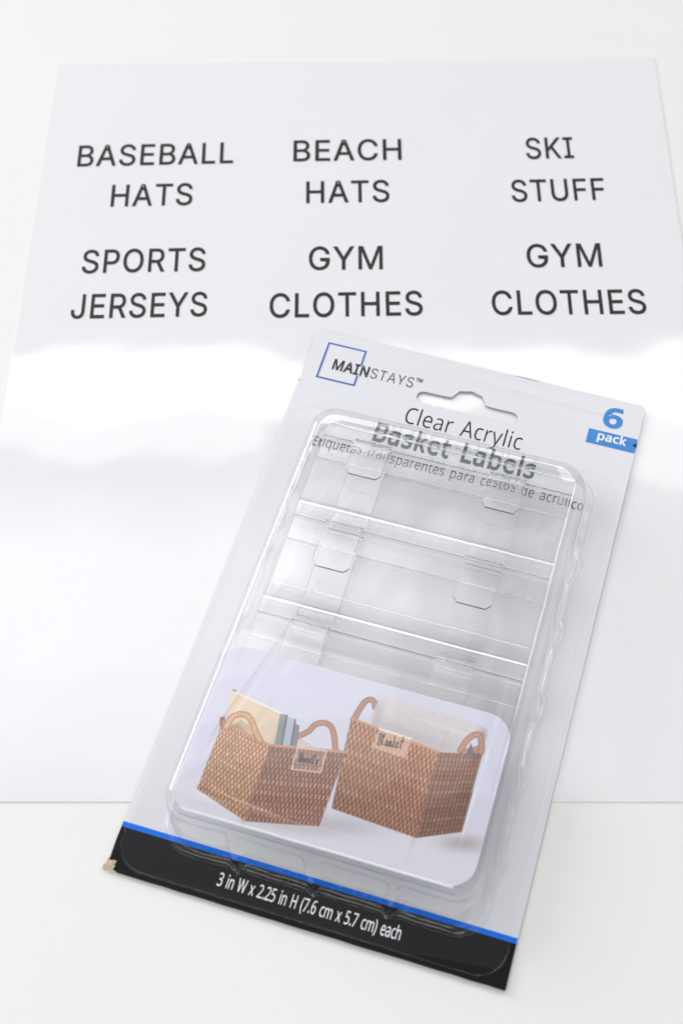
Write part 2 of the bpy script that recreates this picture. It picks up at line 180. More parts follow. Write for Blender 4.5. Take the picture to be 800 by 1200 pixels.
def glyph_polys(ch, font):
    adv, sp = GL[font][ch]
    L = [[(s[i], s[i+1]) for i in range(0, len(s), 2)] for s in sp]
    if len(L) > 1:
        ar = lambda q: sum(q[i][0]*q[(i+1) % len(q)][1]-q[(i+1) % len(q)][0]*q[i][1] for i in range(len(q)))
        outs = [q for q in L if ar(q) < 0]; holes = [q for q in L if ar(q) > 0]
        res = [[o] for o in outs]
        for h in holes:
            hx, hy = h[0]
            best = min(res, key=lambda R: 0 if inside(hx, hy, R[0]) else 1)
            best.append(h)
        return adv, res
    return adv, [[q] for q in L]
def inside(x, y, P):
    c = False; j = len(P)-1
    for i in range(len(P)):
        if (P[i][1] > y) != (P[j][1] > y) and x < (P[j][0]-P[i][0])*(y-P[i][1])/(P[j][1]-P[i][1])+P[i][0]: c = not c
        j = i
    return c
def fatten(q, d):
    if not d: return q
    out = []; n = len(q)
    for i in range(n):
        a, b, c = q[i-1], q[i], q[(i+1) % n]
        n1 = Vector((-(b[1]-a[1]), b[0]-a[0])); n2 = Vector((-(c[1]-b[1]), c[0]-b[0]))
        if n1.length < 1e-6 or n2.length < 1e-6: out.append(b); continue
        n1.normalize(); n2.normalize(); m = n1+n2
        if m.length < .3: m = n1
        else: m = m/max(m.dot(n1), .5)
        out.append((b[0]+m.x*d, b[1]+m.y*d))      # clockwise outline: left normal points outwards
    return out
CAP = {'grot': 509.0, 'sans': 480.0}
def lettering(name, runs, x, y, cap, width, z, m, parent, ang=0, curve=None, label=None):
    """runs: list of (text, font, extra weight, tracking); cap height and total width in inches; baseline starts at x, y"""
    items = []; pen = 0
    for text, font, fat, track in runs:
        for ch in text:
            adv, polys = glyph_polys(ch, font)
            items.append((pen, polys, fat, 1/CAP[font])); pen += (adv+track)/CAP[font]
    first = min(p+min(pt[0] for P in polys for pt in P[0])*k for p, polys, f, k in items if polys)
    last = max(p+max(pt[0] for P in polys for pt in P[0])*k for p, polys, f, k in items if polys)
    sx = width/(last-first); ca, sa = math.cos(ang), math.sin(ang)
    V = []; F = []; nz = 0
    for p, polys, fat, k in items:
        for P in polys:
            loops = [fatten(q, fat) for q in P]
            tris = tessellate_polygon([[Vector((a, b, 0)) for a, b in q] for q in loops])
            base = len(V); nz = (nz+1) % 4
            for q in loops:
                for a, b in q:
                    X = (p+a*k-first)*sx; Y = b*k*cap
                    if curve: Y += curve(X)
                    V.append((x+X*ca-Y*sa, y+X*sa+Y*ca, z+nz*.0006))
            for t in tris:
                a, b, c = (V[base+i] for i in t)
                cr = (b[0]-a[0])*(c[1]-a[1])-(b[1]-a[1])*(c[0]-a[0])
                F.append(tuple(base+i for i in (t if cr > 0 else t[::-1])))
    o = from_data(name, V, F, m, parent)
    if label: o['label'] = label
    return o

# ------------------------------------------------------------------ materials
M_table = principled('white_painted_table', lin(232, 232, 229), rough=.5, spec=.4, bump=(520, .3, .004), var=(14, .008))
M_sheet = principled('glossy_white_sheet', lin(231, 231, 233), rough=.5, spec=.0, coat=1, coat_rough=.045)
M_sheet.node_tree.nodes['Principled BSDF'].inputs['Coat IOR'].default_value = 1.55
M_ink = principled('black_ink', (.012, .012, .014, 1), rough=.5, spec=.4)
M_film_ink = principled('black_printed_film', lin(18, 18, 20), rough=.4, coat=.1, coat_rough=.05, var=(700, .25))

# card: printed front with a faint laminated sheen, greyish pulp on the cut edge
def card_material():
    m, nt, out = mat('printed_card')
    p = N(nt, 'ShaderNodeBsdfPrincipled'); p.inputs['Roughness'].default_value = .24; p.inputs['IOR'].default_value = 1.62
    p.inputs['Coat Weight'].default_value = 0
    tc = N(nt, 'ShaderNodeTexCoord'); sep = N(nt, 'ShaderNodeSeparateXYZ'); nt.links.new(tc.outputs['Object'], sep.inputs[0])
    geo = N(nt, 'ShaderNodeNewGeometry')
    vt = N(nt, 'ShaderNodeVectorTransform', vector_type='NORMAL', convert_from='WORLD', convert_to='OBJECT')
    nt.links.new(geo.outputs['True Normal'], vt.inputs[0])
    sn = N(nt, 'ShaderNodeSeparateXYZ'); nt.links.new(vt.outputs[0], sn.inputs[0])
    up = N(nt, 'ShaderNodeMath', operation='GREATER_THAN'); up.inputs[1].default_value = .5; nt.links.new(sn.outputs['Z'], up.inputs[0])
    def stepcol(lo, a, b):   # a where y < lo
        g = N(nt, 'ShaderNodeMath', operation='GREATER_THAN'); g.inputs[1].default_value = lo*S; nt.links.new(sep.outputs['Y'], g.inputs[0])
        mx = N(nt, 'ShaderNodeMix', data_type='RGBA'); nt.links.new(g.outputs[0], mx.inputs[0])
        for sock, v in ((6, a), (7, b)):
            if isinstance(v, tuple): mx.inputs[sock].default_value = v
            else: nt.links.new(v, mx.inputs[sock])
        return mx.outputs[2]
    no = N(nt, 'ShaderNodeTexNoise'); no.inputs['Scale'].default_value = 900; nt.links.new(tc.outputs['Object'], no.inputs['Vector'])
    pulp = N(nt, 'ShaderNodeMix', data_type='RGBA'); nt.links.new(no.outputs['Fac'], pulp.inputs[0])
    pulp.inputs[6].default_value = lin(120, 112, 106); pulp.inputs[7].default_value = lin(186, 180, 174)
    c = stepcol(.52, lin(0, 112, 228), lin(218, 219, 224)); c = stepcol(.462, (.006, .006, .007, 1), c)
    sp = stepcol(.505, (.16, .16, .16, 1), (.5, .5, .5, 1)); nt.links.new(sp, p.inputs['Specular IOR Level'])
    edge = stepcol(.47, (.02, .02, .02, 1), pulp.outputs[2])
    mx = N(nt, 'ShaderNodeMix', data_type='RGBA'); nt.links.new(up.outputs[0], mx.inputs[0])
    nt.links.new(edge, mx.inputs[6]); nt.links.new(c, mx.inputs[7]); nt.links.new(mx.outputs[2], p.inputs['Base Color'])
    n2 = N(nt, 'ShaderNodeTexNoise'); n2.inputs['Scale'].default_value = 160; n2.inputs['Detail'].default_value = 3
    b = N(nt, 'ShaderNodeBump'); b.inputs['Strength'].default_value = .25; b.inputs['Distance'].default_value = .004*S
    nt.links.new(tc.outputs['Object'], n2.inputs['Vector']); nt.links.new(n2.outputs['Fac'], b.inputs['Height'])
    nt.links.new(b.outputs[0], p.inputs['Normal']); nt.links.new(b.outputs[0], p.inputs['Coat Normal'])
    nt.links.new(p.outputs[0], out.inputs[0])
    return m
M_card = card_material()
M_blue = principled('blue_ink', lin(30, 88, 178), rough=.45, coat=.5, coat_rough=.3)
M_sky_blue = principled('light_blue_ink', lin(34, 128, 208), rough=.45, coat=.5, coat_rough=.3)
M_white_ink = principled('white_ink', lin(235, 236, 238), rough=.45, coat=.4, coat_rough=.3)
M_slate_ink = principled('slate_blue_ink', lin(44, 62, 80), rough=.5, coat=.3, coat_rough=.3)
M_grey_ink = principled('dark_grey_ink', lin(40, 44, 52), rough=.5)
M_acrylic = glass('clear_acrylic')
M_acrylic_sheet = film('clear_acrylic_sheet', ior=1.49, tint=(.998, 1, .999, 1), rough=.02, gain=1.0)
M_blister = film('clear_blister_plastic', ior=1.55, tint=(.995, .996, .997, 1), rough=.03, bump=(60, .2, .004), gain=1.9)
M_flange = film('sealed_blister_flange', ior=1.5, tint=(.998, .998, .998, 1), rough=.06, bump=(90, .2, .003), gain=.75)
M_pulp = principled('torn_grey_pulp', lin(192, 170, 148), rough=.9, bump=(900, .8, .01), var=(300, .2))

# ------------------------------------------------------------------ setting: the table
def table():
    V = []; F = []; n = 24; a = 70
    bm = bmesh.new(); prism(bm, [[(-a, -a), (a+8, -a), (a+8, a), (-a, a)]], -.8, 0)
    o = from_bm('table', bm, M_table); tag(o, kind='structure', label='white painted table top with a faint fine grain')
table()

# ------------------------------------------------------------------ the glossy sheet with six printed names
def sheet_z(x, y):
    """the sheet does not lie quite flat"""
    z = .0022*math.sin(x*.9+.6*math.sin(y*.55))*math.sin(y*.8+.5)+.0012*math.sin(x*1.9+y*1.3+1)+.0008*math.sin(x*3.3-y*2.1)
    z += .0002*math.sin(x*5.1+y*3.7+.8*math.sin(x*2.3))+.0001*math.sin(x*8.7-y*6.1)*math.sin(y*2.7)
    return z*1.25
def sheet():
    th = .014; nx, ny = 170, 220; V = []; F = []
    for j in range(ny+1):
        for i in range(nx+1):
            x = 8.5*i/nx; y = 11*j/ny
            V.append((x, y, .013+sheet_z(x, y)))
    idx = lambda i, j: j*(nx+1)+i
    for j in range(ny):
        for i in range(nx): F.append((idx(i, j), idx(i+1, j), idx(i+1, j+1), idx(i, j+1)))
    nv_ = len(V)
    ring = [idx(i, 0) for i in range(nx)]+[idx(nx, j) for j in range(ny)]+[idx(i, ny) for i in range(nx, 0, -1)]+[idx(0, j) for j in range(ny, 0, -1)]
    n = len(ring); t0 = len(V)
    for k in ring: V.append(V[k])
    ring = [t0+i for i in range(n)]; b0 = len(V)
    for k in ring: V.append((V[k][0], V[k][1], .002))
    F.append(tuple(b0+i for i in range(n-1, -1, -1)))
    for i in range(n): F.append((ring[i], b0+i, b0+(i+1) % n, ring[(i+1) % n]))
    o = from_data('label_sheet', V, F, M_sheet)
    me = o.data
    me.polygons.foreach_set('use_smooth', [True]*(nx*ny)+[False]*(len(me.polygons)-nx*ny))
    tag(o, 'large glossy white printable sheet with six black label names lying on the table', 'sheet')
    words = [('BASEBALL', .474, 8.990, 2.593, 9.028), ('HATS', .996, 8.253, 2.08, 8.272), ('SPORTS', .723, 7.104, 2.316, 7.131), ('JERSEYS', .658, 6.361, 2.38, 6.388),
             ('BEACH', 3.418, 9.05, 4.881, 9.064), ('HATS', 3.608, 8.285, 4.711, 8.303), ('GYM', 3.664, 7.133, 4.611, 7.138), ('CLOTHES', 3.182, 6.354, 5.111, 6.378),
             ('SKI', 6.581, 9.059, 7.217, 9.067), ('STUFF', 6.343, 8.285, 7.576, 8.302), ('GYM', 6.479, 7.149, 7.432, 7.154), ('CLOTHES', 5.993, 6.371, 7.922, 6.382)]
    for w, x0, y0, x1, y1 in words:
        L = lettering('printed_word', [(w, 'grot', 7.5, 28)], x0, y0, .385, math.hypot(x1-x0, y1-y0), .0165, M_film_ink, o, ang=math.atan2(y1-y0, x1-x0), label='black printed word '+w)
        for v in L.data.vertices:
            v.co.z += sheet_z(v.co.x/S, v.co.y/S)*S
sheet()

# ------------------------------------------------------------------ the package
pack = bpy.data.objects.new('product_package', None); scn.collection.objects.link(pack)
pack.location = (1.7582*S, -.7125*S, .021*S); pack.rotation_euler = (0, 0, -.2904)
pack.empty_display_size = .02
tag(pack, 'hanging retail card with clear blister bubble, blue logo, black foot strip and basket picture', 'package')
CW, CH, CT = 4.135, 7.122, .024

def card_outline():
    P = []
    def arc(cx, cy_, r, a0, a1, n=8):
        for i in range(n+1):
            a = math.radians(a0+(a1-a0)*i/n); P.append((cx+r*math.cos(a), cy_+r*math.sin(a)))
    P.append((.05, .035)); P.append((.13, .0))
    for i in range(1, 24): P.append((.13+(CW-.15)*i/24, rnd.uniform(-.003, .003)))
    P.append((CW-.006, -.002)); P.append((CW, .01))
    for i in range(1, 40): P.append((CW+rnd.uniform(-.002, .002), (CH-.1)*i/40))
    arc(CW-.07, CH-.07, .07, 0, 90)
    for i in range(1, 20): P.append((CW-.07-(CW-.16)*i/20, CH+rnd.uniform(-.002, .002)))
    arc(.05, CH-.05, .05, 90, 180, 5)
    for i in range(1, 12): P.append((rnd.uniform(-.002, .002), CH-.05-.62*i/12))
    P += [(.012, 6.40), (-.012, 6.36), (.022, 6.33), (.002, 6.26)]          # small nick in the left edge
    for i in range(1, 40): P.append((rnd.uniform(-.002, .002), 6.26-(6.26-.16)*i/40))
    P.append((.008, .10))
    return P
def hang_hole():
    P = []
    def arc(cx, cy_, r, a0, a1, n=8):
        for i in range(n+1):
            a = math.radians(a0+(a1-a0)*i/n); P.append((cx+r*math.cos(a), cy_+r*math.sin(a)))
    arc(1.535, 6.505, .085, 270, 90, 10)
    P.extend([(1.80, 6.592), (1.865, 6.60)])
    P.extend([(1.90, 6.66), (1.935, 6.715)]); arc(2.075, 6.655, .095, 125, 55, 6); P.extend([(2.215, 6.71), (2.25, 6.66), (2.285, 6.60)])
    P.append((2.35, 6.59)); arc(2.615, 6.505, .085, 90, -90, 10)
    P.extend([(2.2, 6.418), (1.72, 6.422), (1.70, 6.395), (1.66, 6.424)])
    return P
def card_bend(u, v):
    return .030*max(0, (v-6.0)/1.1)**2*(1-u/CW)*1.6+.012*max(0, 1-v/1.0)**2*(u/CW)
def backing_card():
    bm = bmesh.new()
    prism(bm, [card_outline(), hang_hole()], 0, CT)
    o = from_bm('backing_card', bm, M_card, pack)
    e = .003
    # logo square, drawn as an open frame, broken where the name crosses it
    def strip(name, pts, w, m, label=None):
        V = []; F = []
        for k in range(len(pts)-1):
            (x0, y0), (x1, y1) = pts[k], pts[k+1]
            d = Vector((x1-x0, y1-y0)).normalized(); nn = Vector((-d.y, d.x))*w/2
            ex = d*w/2; b = len(V)
            for sx, sy, ee in ((x0, y0, -1), (x1, y1, 1)):
                V.append((sx+nn.x+ex.x*ee, sy+nn.y+ex.y*ee, CT+e+k*.0004)); V.append((sx-nn.x+ex.x*ee, sy-nn.y+ex.y*ee, CT+e+k*.0004))
            F.append((b, b+1, b+3, b+2))
        r = from_data(name, V, F, m, o)
        if label: r['label'] = label
        return r
    strip('logo_square', [(.675, 6.76), (.675, 6.955), (.2, 6.955), (.2, 6.44), (.675, 6.44), (.675, 6.575)], .022, M_blue, 'thin blue square of the logo')
    lettering('logo_lettering', [('MAIN', 'grot', 17, 26), ('STAYS', 'grot', -9, 22)], .345, 6.598, .148, 1.02, CT+e+.002, M_ink, o)
    lettering('logo_mark', [('™', 'grot', 4, 0)], 1.385, 6.615, .14, .075, CT+e+.002, M_ink, o)
    lettering('printed_title', [('Clear Acrylic', 'sans', -4, 8)], 1.40, 6.085, .235, 1.43, CT+e, M_ink, o)
    lettering('printed_title', [('Basket Labels', 'sans', 17, 26)], 1.12, 5.73, .265, 1.94, CT+e, M_slate_ink, o, label='heavy slate blue printed title')
    lettering('printed_subtitle', [('Etiquetas transparentes para cestos de acrílico', 'sans', 0, 18)], .44, 5.47, .132, 3.27, CT+e, M_grey_ink, o)
    lettering('printed_number', [('6', 'sans', 30, 0)], 3.695, 6.715, .265, .20, CT+e, M_sky_blue, o)
    from_data('printed_band', [(3.545, 6.42, CT+e), (CW-.004, 6.42, CT+e), (CW-.004, 6.625, CT+e), (3.545, 6.625, CT+e)], [(0, 1, 2, 3)], M_sky_blue, o)
    lettering('printed_count', [('pack', 'sans', 20, 12)], 3.67, 6.495, .115, .335, CT+e+.002, M_white_ink, o)
    lettering('printed_size', [('3 in W x 2.25 in H (7.6 cm x 5.7 cm) each', 'sans', 4, -14)], 1.135, .165, .135, 1.895, CT+e, M_white_ink, o, label='white size line on the black strip')
    # scuffs: a nicked top edge, chip at the blue band, frayed lower left corner
    V = [(4.10, 6.545, CT+e+.002), (4.134, 6.50, CT+e+.002), (4.134, 6.57, CT+e+.002), (4.085, 6.535, CT+e+.002), (4.105, 6.51, CT+e+.002)]
    from_data('scuff', V, [(3, 4, 1, 2, 0)], M_ink, o)
    bm = bmesh.new()
    for k in range(7):                                   # curled, torn plies of the card
        cx, cy_ = .03+rnd.uniform(-.02, .03), .06+rnd.uniform(-.03, .03); a0 = rnd.uniform(0, 6.28); n = 9
        R_ = [(rnd.uniform(.022, .075)) for i in range(n)]
        top = []; bot = []
        for i in range(n):
            a = a0+6.283*i/n; x = cx+R_[i]*math.cos(a)*.75; y = cy_+R_[i]*math.sin(a)
            zz = .004+k*.0035+max(0, x-cx+.01)*.25+rnd.uniform(-.003, .003)
            top.append(bm.verts.new((x, y, zz+.004))); bot.append(bm.verts.new((x, y, zz)))
        ct = bm.verts.new((cx, cy_, .010+k*.0035)); cb = bm.verts.new((cx, cy_, .005+k*.0035))
        for i in range(n):
            j = (i+1) % n
            bm.faces.new((top[i], top[j], ct)); bm.faces.new((bot[j], bot[i], cb)); bm.faces.new((top[i], bot[i], bot[j], top[j]))
    c = from_bm('frayed_corner', bm, M_pulp, o, smooth=60); c['label'] = 'torn brown corner of the card'
    bm = bmesh.new()
    prism(bm, [[(2.52, CH-.004), (2.66, CH+.004), (2.78, CH+.003), (2.84, CH-.006), (2.70, CH-.008)]], .006, CT+.004)
    from_bm('lifted_edge', bm, M_pulp, o)
    for v in o.data.vertices: v.co.z += card_bend(v.co.x/S, v.co.y/S)*S
    for ch in o.children:
        for v in ch.data.vertices: v.co.z += card_bend(v.co.x/S, v.co.y/S)*S
    return o
backing_card()

# ------------------------------------------------------------------ blister bubble
HB = .55
def blister():
    nu, nv, nc = 60, 120, 12
    def loop(u0, u1, v0, v1, r, z, bump=0, ribs=0, seed=0):
        P = rrect(u0, u1, v0, v1, r, nu, nv, nc); out = []; b0 = CT+.001; b = CT+.006
        for i, (x, y) in enumerate(P):
            d = 0
            if bump and r < (y-v0) < (v1-v0-r) :          # snap buttons and steps on the long sides
                for c in (1.15, 2.05, 2.93, 3.83, 4.68):
                    q = (y-c)/.13
                    if abs(q) < 2.2: d += bump*math.exp(-q*q*q*q)
            s = 1 if x > (u0+u1)/2 else -1
            xx = x+s*d; yy = y
            if ribs and y < v0+r*.6:
                for c in (1.22, 2.03, 2.86):
                    q = (x-c)/.036
                    if abs(q) < 3: yy -= ribs*1.6*math.exp(-q*q)
                for c in (.85, 1.6, 2.4, 3.2, 3.5, 1.95, 2.75):
                    q = (x-c)/.16
                    if abs(q) < 3: yy -= ribs*.25*math.exp(-q*q)
            jz = .0015*math.sin(x*7+y*5+seed)+.001*math.sin(y*13+seed) if z > .06 else 0
            if s < 0: xx += (-.085*(1-(y-.6)/5.1)*max(0, z-.1)/HB if z > .1 else 0)+(.07*(1-z/HB) if .25 < u0 else 0)
            if ribs and b+.03 < z < b+.06: jz += .008*math.sin(x*23+y*19)*math.sin(x*9.3-y*6.1)
            out.append((xx, yy, max(z+jz, b0)))
        return out
    b = CT+.006
    L = [loop(.05, 4.085, .045, 6.01, .30, b-.004),
         loop(.053, 4.082, .048, 6.007, .30, b+.005),
         loop(.060, 4.075, .055, 6.000, .30, b+.007),
         loop(.068, 4.067, .063, 5.992, .29, b+.003),
         loop(.074, 4.061, .069, 5.986, .29, b+.002),
         loop(.082, 4.053, .077, 5.978, .29, b+.002),
         loop(.32, 3.87, .345, 5.895, .3, b+.002),
         loop(.340, 3.84, .358, 5.89, .3, b+.002, .02, .015),
         loop(.350, 3.825, .368, 5.885, .3, b+.006, .035, .02),
         loop(.362, 3.805, .378, 5.88, .3, b+.040, .055, .04),
         loop(.376, 3.785, .392, 5.875, .3, b+.052, .06, .055),
         loop(.392, 3.765, .408, 5.87, .3, b+.046, .05, .06),
         loop(.405, 3.745, .425, 5.86, .3, b+.020, .04, .06),
         loop(.420, 3.725, .440, 5.855, .3, b+.022, .035, .06),
         loop(.430, 3.715, .455, 5.85, .3, b+.10, .03, .07),
         loop(.420, 3.705, .49, 5.83, .29, HB*.40, .006, .07),
         loop(.425, 3.690, .54, 5.80, .29, HB-.21, .003, .06),
         loop(0.428, 3.675, 0.580, 5.785, 0.280, HB-0.1700, 0, 0.050),
         loop(0.429, 3.674, 0.581, 5.784, 0.279, HB-0.1478, 0, 0.049),
         loop(0.433, 3.670, 0.585, 5.780, 0.277, HB-0.1260, 0, 0.045),
         loop(0.439, 3.664, 0.590, 5.775, 0.274, HB-0.1049, 0, 0.039),
         loop(0.448, 3.655, 0.598, 5.767, 0.270, HB-0.0850, 0, 0.030),
         loop(0.459, 3.644, 0.608, 5.757, 0.265, HB-0.0665, 0, 0.019),
         loop(0.472, 3.631, 0.620, 5.745, 0.258, HB-0.0498, 0, 0.006),
         loop(0.487, 3.616, 0.633, 5.732, 0.251, HB-0.0351, 0, 0.000),
         loop(0.503, 3.600, 0.647, 5.718, 0.243, HB-0.0228, 0, 0.000),
         loop(0.521, 3.582, 0.663, 5.702, 0.234, HB-0.0129, 0, 0.000),
         loop(0.539, 3.564, 0.680, 5.685, 0.224, HB-0.0058, 0, 0.000),
         loop(0.558, 3.545, 0.697, 5.668, 0.215, HB-0.0015, 0, 0.000),
         loop(0.578, 3.525, 0.715, 5.650, 0.205, HB-0.0000, 0, 0.000),
         loop(.72, 3.40, .86, 5.52, .16, HB-.004)]
    V = []; F = []
    for l in L: V += l
    n = len(L[0])
    for k in range(len(L)-1):
        for i in range(n):
            a = k*n+i; c = k*n+(i+1) % n
            F.append((a, c, c+n, a+n))
    F.append(tuple((len(L)-1)*n+i for i in range(n)))
    o = from_data('blister', V, F, M_blister, pack, smooth=True)
    o.data.polygons[-1].use_smooth = False
    o.data.materials.append(M_flange)
    for f in o.data.polygons:
        if f.index < 8*n: f.material_index = 1
    o['label'] = 'clear moulded plastic bubble over the labels'
    return o
blister()

# ------------------------------------------------------------------ picture insert, a printed photograph of two baskets
INS = json.loads(r'''{"LBleft": [[0.72, 1.662], [1.264, 1.557], [1.286, 0.728], [0.711, 0.907]], "LBright": [[1.264, 1.557], [2.029, 1.706], [2.0, 0.889], [1.286, 0.728]], "LBrim": [[0.671, 1.702], [0.724, 1.717], [0.781, 1.588], [0.71, 1.591]], "LBh": [[0.77, 1.621], [0.791, 1.725], [0.851, 1.785], [0.928, 1.798], [1.004, 1.747], [1.078, 1.652], [1.15, 1.576]], "LBh2": [[1.515, 1.734], [1.593, 1.81], [1.643, 1.905], [1.722, 1.946], [1.797, 1.927], [1.856, 1.847], [1.918, 1.697]], "LBback": [[1.508, 1.719], [1.72, 1.662], [1.545, 1.641]], "LBin": [[0.823, 1.6], [0.89, 1.742], [1.015, 1.682], [1.098, 1.573]], "book": [[0.688, 2.017], [1.262, 1.922], [1.316, 1.573], [1.264, 1.557], [0.759, 1.618]], "bk1": [[1.256, 1.913], [1.329, 1.917], [1.381, 1.585], [1.308, 1.57]], "bk2": [[1.333, 1.904], [1.427, 1.897], [1.47, 1.605], [1.385, 1.586]], "bk3": [[1.436, 1.856], [1.489, 1.842], [1.533, 1.623], [1.474, 1.606]], "tagL": [[1.542, 1.616], [1.834, 1.661], [1.845, 1.426], [1.552, 1.374]], "txL": [[1.596, 1.47], [1.8, 1.496]], "RBfront": [[1.968, 2.075], [2.922, 1.972], [2.944, 1.049], [2.062, 1.1]], "RBright": [[2.922, 1.972], [3.351, 2.08], [3.358, 1.237], [2.944, 1.049]], "RBr2": [[3.091, 2.028], [3.12, 2.058], [3.327, 2.178], [3.354, 2.068]], "RBh": [[2.003, 2.082], [2.025, 2.191], [2.053, 2.286], [2.099, 2.327], [2.146, 2.314], [2.171, 2.262]], "RBh2": [[3.133, 2.054], [3.156, 2.153], [3.207, 2.242], [3.262, 2.269], [3.308, 2.212], [3.336, 2.101]], "RBtri": [[3.193, 2.012], [3.212, 2.165], [3.284, 2.039]], "towel": [[2.189, 2.064], [2.175, 2.195], [2.184, 2.32], [2.232, 2.389], [2.314, 2.413], [2.643, 2.402], [3.018, 2.4], [3.221, 2.38], [3.314, 2.354], [3.351, 2.285], [3.339, 2.208], [3.253, 2.256], [3.189, 2.216], [3.142, 2.065], [2.917, 1.989], [2.452, 2.017]], "towelend": [[3.211, 2.323], [3.257, 2.383], [3.332, 2.352], [3.351, 2.285], [3.339, 2.208], [3.264, 2.259]], "tagR": [[2.282, 2.046], [2.614, 2.031], [2.625, 1.816], [2.254, 1.826]], "txR": [[2.307, 1.873], [2.571, 1.905]], "floor": [[0.554, 0.577], [0.953, 0.594], [1.975, 1.14], [2.338, 1.111]]}''')
def insert_card():
    u0, u1, v0, v1, r = .44, 3.585, .68, 2.535, .27
    z = HB-.045
    bm = bmesh.new(); prism(bm, [rrect(u0, u1, v0, v1, r, 8, 8, 10)], z-.014, z)
    m_back = principled('white_insert_stock', lin(226, 226, 232), rough=.5)
    o = from_bm('picture_insert', bm, m_back, pack); o['label'] = 'rounded picture insert showing two woven baskets'
    # the print is painted as ink colours on a fine grid of points
    W, H = 860, 515
    xs = np.linspace(u0, u1, W); ys = np.linspace(v0, v1, H)
    X, Y = np.meshgrid(xs, ys)
    rs = np.random.RandomState(3)
    C = np.empty((H, W, 3)); C[:] = (209, 209, 225)
    def smooth(a, k):
        for _ in range(k):
            a = (a+np.roll(a, 1, 0)+np.roll(a, -1, 0)+np.roll(a, 1, 1)+np.roll(a, -1, 1))/5
        return a
    def pip(P, X=X, Y=Y):
        c = np.zeros(X.shape, bool); j = len(P)-1
        for i in range(len(P)):
            xi, yi = P[i]; xj, yj = P[j]
            if yi != yj:
                c ^= ((yi > Y) != (yj > Y)) & (X < (xj-xi)*(Y-yi)/(yj-yi)+xi)
            j = i
        return c
    def put(mask, col, soft=1):
        a = smooth(mask.astype(float), soft)[..., None]
        C[:] = C*(1-a)+np.array(col)*a if not isinstance(col, np.ndarray) or col.ndim == 1 else C*(1-a)+col*a
    def distseg(P):
        d = np.full(X.shape, 9.0); tt = np.zeros(X.shape); acc = 0
        for (ax, ay), (bx, by) in zip(P[:-1], P[1:]):
            L2 = (bx-ax)**2+(by-ay)**2; t = np.clip(((X-ax)*(bx-ax)+(Y-ay)*(by-ay))/L2, 0, 1)
            dd = np.hypot(X-ax-t*(bx-ax), Y-ay-t*(by-ay)); mm = dd < d
            tt = np.where(mm, acc+t*math.sqrt(L2), tt); d = np.minimum(d, dd); acc += math.sqrt(L2)
        return d, tt
    def catmull(P, n=8):
        Q = [P[0]]+P+[P[-1]]; out = []
        for i in range(1, len(Q)-2):
            for k in range(n):
                t = k/n; a, b, c, d = [np.array(q) for q in Q[i-1:i+3]]
                out.append(tuple(.5*(2*b+(c-a)*t+(2*a-5*b+4*c-d)*t*t+(3*b-a-3*c+d)*t**3)))
        return out+[P[-1]]
    grain = smooth(rs.rand(H, W), 2)-.5
    # floor and soft shadows of the picture
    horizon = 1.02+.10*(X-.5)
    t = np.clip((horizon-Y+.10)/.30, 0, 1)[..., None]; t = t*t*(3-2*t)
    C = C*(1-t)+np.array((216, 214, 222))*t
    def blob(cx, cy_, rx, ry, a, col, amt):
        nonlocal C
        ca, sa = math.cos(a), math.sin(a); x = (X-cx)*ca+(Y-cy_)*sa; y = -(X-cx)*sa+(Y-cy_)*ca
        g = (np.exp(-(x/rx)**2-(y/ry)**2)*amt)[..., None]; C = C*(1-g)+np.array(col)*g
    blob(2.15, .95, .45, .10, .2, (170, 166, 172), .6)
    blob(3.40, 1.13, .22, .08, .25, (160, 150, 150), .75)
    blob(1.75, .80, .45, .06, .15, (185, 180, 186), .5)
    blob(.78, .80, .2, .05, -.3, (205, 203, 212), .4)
    def homog(Q):
        A = []; 
        for (x, y), (s, t_) in zip(Q, ((0, 0), (1, 0), (1, 1), (0, 1))):
            A.append([x, y, 1, 0, 0, 0, -s*x, -s*y, s]); A.append([0, 0, 0, x, y, 1, -t_*x, -t_*y, t_])
        A = np.array(A); h = np.linalg.solve(A[:, :8], A[:, 8]); h = np.append(h, 1)
        w = h[6]*X+h[7]*Y+1
        return (h[0]*X+h[1]*Y+h[2])/w, (h[3]*X+h[4]*Y+h[5])/w
    def weave(key, nc_, nr, light, dark, gap, stag, shade, slant=0.0, gx=.6, gy=.6, band=.12):
        Q = INS[key]; s, t_ = homog(Q)
        m = pip(Q)
        rr = t_*nr+.06*np.sin(s*9+t_*3); row = np.floor(rr); fr = rr-row
        cc = s*nc_+(row % 2)*stag+slant*row+.05*np.sin(row*2.3); col = np.floor(cc); fc = cc-col
        h = np.sin(row*127.1+col*311.7)*43758.5; h = h-np.floor(h)
        h2 = np.sin(row*17.3)*4375.5; h2 = h2-np.floor(h2)
        dx = np.abs(fc-.5)*2; dy = np.abs(fr-.5)*2
        strand = np.clip(1.25-np.maximum(dx**3, dy**4)*1.25, 0, 1)
        strand = strand*(1-gap*((dx > gx) & (dy < gy)))
        v = strand*(.82+.22*h)*(1-band+2*band*h2)
        k = shade(s, t_)
        colr = (np.array(dark)[None, None]*(1-v[..., None])+np.array(light)[None, None]*v[..., None])*k[..., None]
        colr *= (1+grain[..., None]*.35)
        put(m, np.clip(colr, 0, 255), 1)
    def handle(key, w, c1, c2):
        P = catmull([tuple(p) for p in INS[key]]); d, tt = distseg(P)
        m = d < w
        v = np.clip(1-(d/w)**2, 0, 1)**.5*(.72+.28*np.abs(np.sin(tt*85+d*30)))
        colr = np.array(c2)[None, None]*(1-v[..., None])+np.array(c1)[None, None]*v[..., None]
        put(m, colr*(1+grain[..., None]*.3), 1)
    one = lambda s, t_: np.ones_like(s)
    # right basket with the folded blanket
    handle('RBh', .032, (178, 125, 98), (105, 66, 48))
